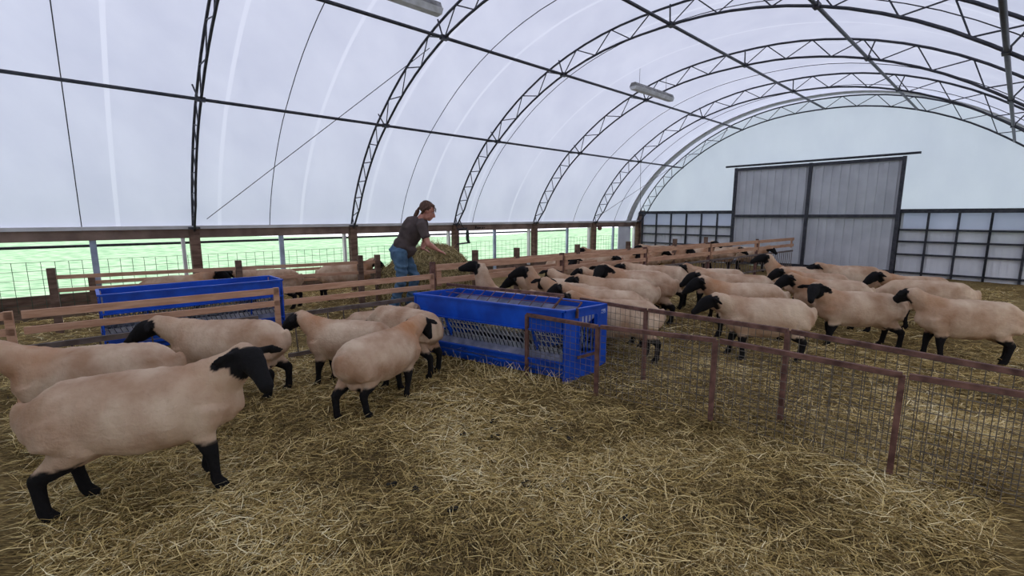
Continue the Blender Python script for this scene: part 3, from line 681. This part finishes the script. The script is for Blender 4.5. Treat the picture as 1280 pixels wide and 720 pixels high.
# ================================================================== SHEEP
def seg_d(p, a, b):
    ab = b-a; t = max(0, min(1, (p-a).dot(ab)/ab.length_squared)); return (p-(a+ab*t)).length
def sheep_mesh(name, nb, hd, roll=0, hind=(0,0), fore=(0,0), vox=.0125, fat=1.0, stain=1.0, greyhead=0):
    """nb: top of the neck (poll), hd: head direction, hind/fore: fore-aft shift of each foot"""
    mb = MB(); f = fat
    mb.loft([((-.455,0,.525),.055,.07),((-.42,0,.50),.12*f,.125),((-.34,0,.482),.160*f,.172),((-.22,0,.470),.183*f,.195),((-.06,0,.452),.198*f,.212),((.10,0,.452),.194*f,.208),((.23,0,.468),.165*f,.190),((.33,0,.490),.125*f,.158),((.39,0,.51),.085,.12)], 24)
    poll = V(nb); hd = V(hd).normalized(); nbase = V((.30,0,.545))
    mid = nbase.lerp(poll-hd*.02, .5)+V((0,0,.0))
    mb.loft([(nbase-V((.08,0,.02)),.115,.14),(nbase+(mid-nbase)*.4,.105,.13),(mid,.088,.105),(poll-hd*.02,.070,.08),(poll+hd*.03,.055,.062)], 18)
    side = hd.cross(V((0,0,1))).normalized(); upv = side.cross(hd).normalized()
    mb.loft([(poll-hd*.035,.045,.05),(poll+hd*.02,.064,.074),(poll+hd*.08,.060,.070),(poll+hd*.14-upv*.006,.046,.055),(poll+hd*.20-upv*.014,.036,.040),(poll+hd*.245-upv*.02,.031,.033)], 18, V((0,0,1)) if abs(hd.z) < .9 else V((1,0,0)))
    ears = []
    for sg in (-1, 1):
        e0 = poll+side*sg*.055+upv*.028-hd*.005; e1 = e0+side*sg*.12-upv*.045-hd*.01; ears.append((e0, e1))
        mb.loft([(e0,.020,.014),(e0.lerp(e1,.35),.034,.013),(e0.lerp(e1,.7),.030,.011),(e1,.012,.009)], 10, hd)
    chains = []
    for i, sg in enumerate((-1, 1)):
        y = sg*.095; fx = hind[i]
        st = V((-.235+fx*.35,y*1.15,.345)); hk = V((-.385+fx*.8,y,.215)); ft = V((-.365+fx,y,.055)); hf = V((-.35+fx,y,.012))
        mb.loft([((-.31,y*.82,.48),.105,.135),((-.285+fx*.15,y*1.12,.41),.090,.130),(st,.066,.092),(st.lerp(hk,.5),.044,.062),(hk,.031,.040),(hk.lerp(ft,.5),.026,.030),(ft,.027,.031),(hf+V((.01,0,.012)),.030,.036),(hf+V((.015,0,-.01)),.031,.038)], 12, V((1,0,0)))
        chains += [(st, hk), (hk, ft), (ft, hf)]
        fx = fore[i]; el = V((.235+fx*.2,y*.95,.315)); kn = V((.255+fx*.6,y,.185)); ft = V((.25+fx,y,.055)); hf = V((.262+fx,y,.012))
        mb.loft([((.255,y*.95,.46),.085,.125),((.245,y*1.02,.38),.066,.098),(el,.046,.062),(kn,.030,.035),(kn.lerp(ft,.5),.024,.027),(ft,.026,.030),(hf+V((.01,0,.012)),.029,.035),(hf+V((.015,0,-.01)),.030,.037)], 12, V((1,0,0)))
        chains += [(el, kn), (kn, ft), (ft, hf)]
    mb.loft([((-.465,0,.565),.026,.022),((-.490,0,.53),.030,.022),((-.495,0,.475),.030,.020),((-.485,0,.42),.020,.015)], 10, V((1,0,0)))
    mb.loft([((-.36,0,.30),.05,.04),((-.28,0,.27),.075,.055),((-.2,0,.29),.05,.04)], 12)     # udder
    me = remesh(mb, name, vox, 5)
    dark = []; stn = []
    for v in me.vertices:
        p = v.co; k = 0
        if p.z < .34: 
            dmin = min(seg_d(p, a, b) for a, b in chains); kz = max(0, min(1, (.285+.02*noise.noise(p*30)-p.z)/.02))
            k = kz*max(0, min(1, (.085-dmin)/.02)) if p.z > .2 else 1
        dh = seg_d(p, poll+hd*.0, poll+hd*.24); along = (p-poll).dot(hd)
        if dh < .115 and along > -.02+.015*noise.noise(p*25): k = max(k, min(1, (along+.035)/.03))
        for a, b in ears:
            if seg_d(p, a+(b-a)*.15, b) < .045: k = 1
        dark.append(k*(1-greyhead) if p.z > .35 else k)
        ds = (p-(nbase+V((.02,0,.05)))).length; stn.append(stain*max(0, 1-ds/.27)*2.0)
    for nm, arr in (('dark', dark), ('stain', stn)):
        a = me.attributes.new(nm, 'FLOAT', 'POINT'); a.data.foreach_set('value', arr)
    # soft folds in the fleece
    for v in me.vertices:
        if v.co.z > .26: v.co += v.normal*(.009*noise.noise(v.co*7)+.005*noise.noise(V((v.co.x*34, v.co.y*9, v.co.z*9))))
    me.materials.append(M['wool'])
    return me
SM = {
 'level': sheep_mesh('sheep', (.52,0,.67), (.78,0,-.55), hind=(.03,-.05), fore=(-.03,.04)),
 'levelB': sheep_mesh('sheep', (.54,.03,.63), (.85,.15,-.5), hind=(-.06,.03), fore=(.05,-.03), fat=1.06, stain=.3),
 'graze': sheep_mesh('sheep', (.53,.02,.42), (.45,.05,-.8), hind=(0,-.07), fore=(.06,-.05), stain=.2),
 'up': sheep_mesh('sheep', (.47,0,.81), (.93,.1,-.30), hind=(.02,-.04), fore=(-.02,.02)),
 'turnL': sheep_mesh('sheep', (.48,.06,.69), (.35,.8,-.45), hind=(.04,-.05), fore=(-.03,.04), stain=.8),
 'turnR': sheep_mesh('sheep', (.48,-.06,.69), (.35,-.8,-.45), hind=(-.04,.05), fore=(.03,-.04), stain=.5),
 'front': sheep_mesh('sheep', (.55,.0,.635), (.72,.12,-.78), hind=(.07,-.07), fore=(-.07,.06), fat=1.08, stain=1.3),
 'woolly': sheep_mesh('sheep', (.50,0,.67), (.78,0,-.55), greyhead=.7, stain=.2),
 'reach': sheep_mesh('sheep', (.50,.0,.86), (.95,.0,-.32), hind=(.0,.0), fore=(0,0), stain=.3),
}
def sheep(kind, x, y, ang, label, sc=1, group=None, lift=0, tilt=0):
    o = bpy.data.objects.new('sheep', SM[kind]); COL.objects.link(o)
    o.location = (x, y, gz(x, y)-.008+lift); o.rotation_euler = (0, tilt, math.radians(ang)); o.scale = (sc,)*3
    return tag(o, label, 'sheep', group)
def by_rump(px, Y, ang, sc=1):
    """rump seen at image column px, depth Y -> body centre"""
    a = math.radians(ang); x = (px-640)/F*(Y*CP+1.0*SP)
    return x+.42*sc*math.cos(a), Y+.42*sc*math.sin(a)
G1, G2, G3, G4 = 'sheep in the near pen', 'sheep crowded at the feeding fence', 'sheep beyond the timber fence', None
# near pen
sheep('front', -1.03, 3.56, 62, 'nearest sheep beside the trough, rust-stained neck, head turned away from the camera', .92, G1)
sheep('graze', -1.04, 4.42, 146, 'cream sheep seen from behind with black hind legs, beside the left end of the trough', .93, G1)
sheep('level', -1.46, 4.02, 172, 'cream sheep side on, behind the nearest one, left of the rump with black legs', .9, G1)
sheep('woolly', -1.42, 4.86, 18, 'small sheep with only its woolly brown poll showing below the man', .77, G1)
sheep('levelB', -2.35, 3.72, 185, 'cream sheep standing left of the nearest sheep, broadside', 1.0, G1)
sheep('turnR', -1.95, 2.35, 25, 'large sheep at the lower left, nearest the camera, looking right', 1.05, G1)
sheep('level', -2.75, 2.95, 200, 'sheep at the left edge facing out of the picture', 1.0, G1)
# head over the fence, left of trough's back edge
sheep('reach', -.15, 5.50, 172, 'sheep with black face raised over the back of the trough, chewing at the hay', .95, None, 0, math.radians(-14))
# crowd
cl = [
 ('level', 822, 4.70, 172, 'cream sheep close behind the mesh hurdle, side on, head above the trough corner', .98),
 ('level', 803, 5.18, 170, 'sheep with smooth pale back, second row behind the mesh hurdle', 1.0),
 ('turnR', 768, 5.58, 168, 'sheep with orange-stained shoulder above the right end of the trough', .98),
 ('levelB',817, 5.98, 169, 'large pale sheep with its tail showing, right of the smooth-backed one', 1.06),
 ('turnL', 840, 6.42, 170, 'long cream sheep whose black face points at the camera', 1.1),
 ('level', 806, 6.75, 171, 'sheep in the middle rows, narrow tan back', 1.0),
 ('levelB',823, 6.95, 168, 'sheep behind the narrow tan back, pale rump', 1.0),
 ('level', 832, 7.25, 172, 'sheep near the pipe rail with rounded rump', 1.0),
 ('levelB',858, 7.5, 170, 'big sheep in the back row beneath the fence post', 1.08),
 ('up',    742, 5.9, 168, 'dark-faced sheep left of centre, neck stretched to the fence', 1.0),
 ('levelB',728, 6.3, 165, 'sheep with black head low behind the trough', 1.0),
 ('turnR', 765, 6.6, 170, 'sheep with glossy black head, third from the trough', 1.0),
  ('level', 754, 5.12, 170, 'sheep with dark head lowest and nearest behind the middle of the trough', .9),
 # to the right of the frame's bright middle
 ('level', 978, 5.6, 172, 'sheep right of the crowd, smooth back, nearest of the right-hand group', 1.04),
 ('levelB',965, 6.4, 168, 'sheep in the right-hand group, broadside, second row', 1.06),
 ('turnL', 1125, 5.2, 165, 'sheep on the right with its head turned to the camera', 1.0),
 ('level', 930, 7.4, 172, 'sheep in the right-hand group, back row, left', 1.0),
 ('up',    1030, 7.7, 160, 'sheep in the right-hand group, back row, head held high', 1.0),
 ('graze', 1215, 5.75, 150, 'sheep on the right with its head down in the straw', 1.0),
 ('levelB',1100, 7.6, 170, 'sheep in the right-hand group, furthest back, broad rump', 1.05),
 ('level', 1185, 6.6, 172, 'sheep near the right edge, standing broadside', 1.0),
 ('levelB', 1010, 4.7, 172, 'sheep just right of the hurdle uprights, alone in the front of the right-hand group', 1.0),
 ('level', 1085, 6.0, 171, 'sheep in the right-hand group, middle, pale level back', 1.04),
  ('level', 1060, 6.85, 168, 'sheep in the right-hand group, middle, standing behind the turned head', 1.0),
 ('turnR', 1275, 4.6, 160, 'sheep near the right edge, closest of the right-hand group', 1.0),
]
for k, px, Y, ang, lab, sc in cl:
    x, y = by_rump(px, Y, ang, sc); sheep(k, x, y, ang, lab, sc, G2)
# beyond the fence
bk = [(-3.0,8.3,20,'level'),(-3.9,7.4,200,'levelB'),(-4.9,6.7,30,'level'),(1.0,9.3,-60,'turnR'),(1.8,10.1,-50,'levelB'),(2.6,10.6,-70,'level'),(3.3,11.4,-60,'turnL'),(4.1,12.0,-50,'level'),(5.0,12.4,-65,'up'),(5.8,12.9,-55,'levelB'),(6.6,12.8,-60,'level'),(2.2,11.6,200,'level'),(4.2,13.6,190,'levelB')]
tt = ['left of the hay, dark head','left of the hay, middle','left of the hay, nearest the left edge','just right of the raised black face','seen over the trough','second over the trough','third along, face turned','fourth along, under the post','fifth along, head up','sixth along','last along before the end wall','standing near the open side','standing near the far corner']
for (x, y, a, k), t in zip(bk, tt): sheep(k, x, y, a, 'sheep in the pen beyond the timber fence, %s' % t, 1, G3)

# ================================================================== THE MAN
YM = 7.38
def Mp(px, py, dy=0): return DP(px, py, YM+dy)
MAN = empty('person', (Mp(500,387).x, YM, 0)); tag(MAN, 'man in brown t-shirt and blue jeans with a ponytail, bending over the hay bale', 'person')
hip = Mp(500.5,314); neck = Mp(526,273); headc = Mp(534.5,263.5)
shN = Mp(527,281.5,-.19); elN = Mp(535.5,305,-.24); wrN = Mp(546.5,312.5,-.17); 
shF = Mp(529,279,.17); elF = Mp(531,303,.22); wrF = Mp(527.5,311,.10)
hN = Mp(500,316,-.10); kN = Mp(502.5,350,-.13); aN = Mp(492,383,-.10)
hF = Mp(503,316,.10); kF = Mp(519,346,.10); aF = Mp(512,379,.16)
def body_hand(mb, wr, d, up, curl=.3, sd=1):
    d = d.normalized(); s = d.cross(up).normalized(); u = s.cross(d)
    mb.loft([(wr-d*.02,.028,.021),(wr+d*.03,.036,.018),(wr+d*.075,.042,.016),(wr+d*.10,.040,.014)], 12, up)
    for k, L in enumerate((.072,.08,.075,.058)):
        b = wr+d*.095+s*(k-1.5)*.021; c = b+(d+s*(k-1.5)*.06).normalized()*L*.5-u*curl*.012; e = c+(d-u*curl).normalized()*L*.5
        mb.tube([b-d*.015, b, c, e], [.0095,.0095,.0088,.0065], 8)
    b = wr+d*.02+s*sd*.03; mb.tube([b, b+(d*.5+s*sd*.8).normalized()*.04, b+(d*.8+s*sd*.5).normalized()*.085-u*.01], [.013,.012,.008], 8)
mb = MB()
HD = V((.93,-.05,-.36)).normalized(); HU = V((.36,0,.93))
# trunk, neck, head
mb.loft([(hip,.13,.12),(hip.lerp(neck,.35),.13,.105),(hip.lerp(neck,.7),.15,.115),(neck-V((.02,0,.03)),.09,.08)], 16, V((0,1,0)))
mb.loft([(neck-V((.03,0,.04)),.062,.062),(neck.lerp(headc,.5),.056,.058),(headc-V((.01,0,.03)),.058,.06)], 14, V((0,1,0)))
R3 = Matrix((HD, V((0,1,0)), HU)).transposed()
mb.ball(headc+HU*.034-HD*.014, .108, (1.0,.78,.98), R3, 3)
mb.ball(headc+HD*.036-HU*.062, .074, (.98,.86,1.1), R3, 3)
mb.ball(headc+HD*.066-HU*.115, .037, (1,.9,.8), R3, 2)          # chin
mb.loft([(headc+HD*.096+HU*.012,.011,.013),(headc+HD*.122-HU*.022,.014,.014),(headc+HD*.136-HU*.046,.020,.016),(headc+HD*.108-HU*.056,.016,.011)], 10, V((0,1,0)))     # nose
mb.ball(headc+HD*.105-HU*.082, .018, (.7,1.2,.45), R3, 2); mb.ball(headc+HD*.102-HU*.097, .018, (.7,1.1,.5), R3, 2)      # lips
mb.ball(headc+HD*.092+HU*.026, .027, (.6,1.9,.5), R3, 2)         # brow
for sg in (-1,1): mb.ball(headc+V((0,sg*.079,0))-HU*.012, .033, (.62,.28,1.0), R3, 2)       # ears
for sh, el, wr in ((shN,elN,wrN),(shF,elF,wrF)):
    mb.loft([(sh,.055,.055),(sh.lerp(el,.4),.05,.05),(el.lerp(sh,.1),.043,.043),(el,.046,.046),(el.lerp(wr,.3),.047,.046),(el.lerp(wr,.7),.037,.036),(wr,.026,.022)], 14, V((0,1,0)))
body_hand(mb, wrN, Mp(553,315,-.12)-wrN, V((.2,-.3,.9)), .35, -1); body_hand(mb, wrF, V((.6,-.4,-.15)), V((.1,.3,.9)), .35, 1)
for h, k, a in ((hN,kN,aN),(hF,kF,aF)):
    mb.loft([(h,.09,.09),(h.lerp(k,.5),.075,.075),(k,.055,.055),(k.lerp(a,.35),.055,.055),(a,.035,.035)], 12, V((0,1,0)))
me = remesh(mb, 'body', .009, 2)
link('body', me, M['skin'], MAN)
# shirt
mb = MB(); ax = (neck-hip).normalized()
mb.loft([(hip-ax*.05+V((.0,0,.0)),.165,.125),(hip+ax*.08,.165,.13),(hip.lerp(neck,.38),.165,.135),(hip.lerp(neck,.62)+V((-.012,0,.01)),.19,.145),(hip.lerp(neck,.84)+V((-.012,0,0)),.185,.12),(neck-V((.02,0,.015)),.095,.075)], 20, V((0,1,0)))
mb.ball(hip+ax*.1+V((.09,0,-.05)), .11, (1,1.1,1.2), None, 3)
for sh, el in ((shN,elN),(shF,elF)):
    mb.loft([(sh.lerp(neck,.35),.08,.085),(sh,.082,.082),(sh.lerp(el,.35),.076,.076),(sh.lerp(el,.66),.068,.068)], 16, V((0,1,0)))
def fold(v):
    p = v.co; t = (p-hip).dot(ax)
    return v.normal*(.010*math.sin((p.z*34+p.x*20)+3*noise.noise(p*7))*max(0, 1-abs(t-.12)/.25)+.007*noise.noise(p*13))
me = remesh(mb, 'tshirt', .010, 3, fold); o = link('tshirt', me, M['shirt'], MAN); o['label'] = 'dark brown short-sleeved t-shirt'
# jeans
mb = MB()
mb.loft([(hip+ax*.10,.155,.115),(hip+ax*.02,.165,.125),(hip-ax*.08+V((-.01,0,0)),.165,.13)], 18, V((0,1,0)))
mb.ball((hN+hF)/2+V((-.045,0,-.02)), .13, (1,1.25,1.05), None, 3)
for h, k, a in ((hN,kN,aN),(hF,kF,aF)):
    mb.loft([(h+V((0,0,.03)),.115,.125),(h.lerp(k,.3),.112,.120),(h.lerp(k,.65),.092,.10),(k,.080,.085),(k.lerp(a,.3),.078,.082),(k.lerp(a,.7),.072,.076),(k.lerp(a,1.0),.074,.078)], 18, V((0,1,0)))
def fold2(v):
    p = v.co; return v.normal*(.008*math.sin(p.z*60+p.x*25+4*noise.noise(p*6))*(1 if p.z < .75 else .4)+.006*noise.noise(p*12))
me = remesh(mb, 'jeans', .011, 3, fold2); o = link('jeans', me, M['jeans'], MAN); o['label'] = 'faded blue jeans'
# hair: cap, temple strands, ponytail
mb = MB()
mb.ball(headc+HU*.046-HD*.036, .116, (.98,.84,.92), R3, 3)
mb.ball(headc+HD*.035+HU*.105, .05, (1.0,1.2,.5), R3, 2)
for sg in (-1,1): mb.loft([(headc+V((0,sg*.07,0))+HU*.06+HD*.0,.03,.014),(headc+V((0,sg*.078,0))-HD*.045,.036,.014),(headc+V((0,sg*.05,0))-HU*.07-HD*.06,.03,.02)], 8)
q0 = headc-HD*.135-HU*.0
mb.loft([(q0,.022,.022),(q0-V((.02,0,.025)),.020,.020),(q0-V((.035,0,.06)),.034,.034),(q0-V((.06,0,.11)),.034,.032),(q0-V((.10,0,.15)),.014,.014)], 12, V((0,1,0)))
me = remesh(mb, 'hair', .008, 1, lambda v: v.normal*.005*noise.noise(V((v.co.x*18, v.co.y*60, v.co.z*60)))); o = link('hair', me, M['hair'], MAN); o['label'] = 'brown hair tied back in a ponytail'
mb = MB()
for k in range(14):
    y = random.uniform(-.06,.05); p = headc+HD*(.06+random.uniform(-.01,.03))+HU*.09+V((0,y,0)); mb.tube([p, p+HD*.03-HU*.02+V((0,random.uniform(-.01,.01),0)), p+HD*.045-HU*random.uniform(.04,.075)], [.004,.003,.002], 5)
mb.build('loose_fringe', M['hair'], MAN)
for sg in (-1,1):
    mb = MB(); mb.ball(headc+HD*.096+HU*.004+V((0,sg*.033,0)), .0085, sub=2); mb.build('eye', M['white'], MAN)
for a in (aN, aF):
    mb = MB(); g0 = V((a.x, a.y, gz(a.x,a.y)+.03)); f = V((.95,-.15,0)).normalized()
    mb.loft([(g0-f*.07+V((0,0,.02)),.038,.04),(g0-f*.02+V((0,0,.03)),.045,.06),(g0+f*.05+V((0,0,.015)),.048,.045),(g0+f*.13,.05,.034),(g0+f*.19,.040,.026)], 14)
    mb.loft([(g0-f*.02+V((0,0,.02)),.05,.055),(g0-f*.01+V((0,0,.14)),.05,.055)], 14, V((1,0,0)))
    me = remesh(mb, 'boot', .010, 2); link('boot', me, M['boot'], MAN)
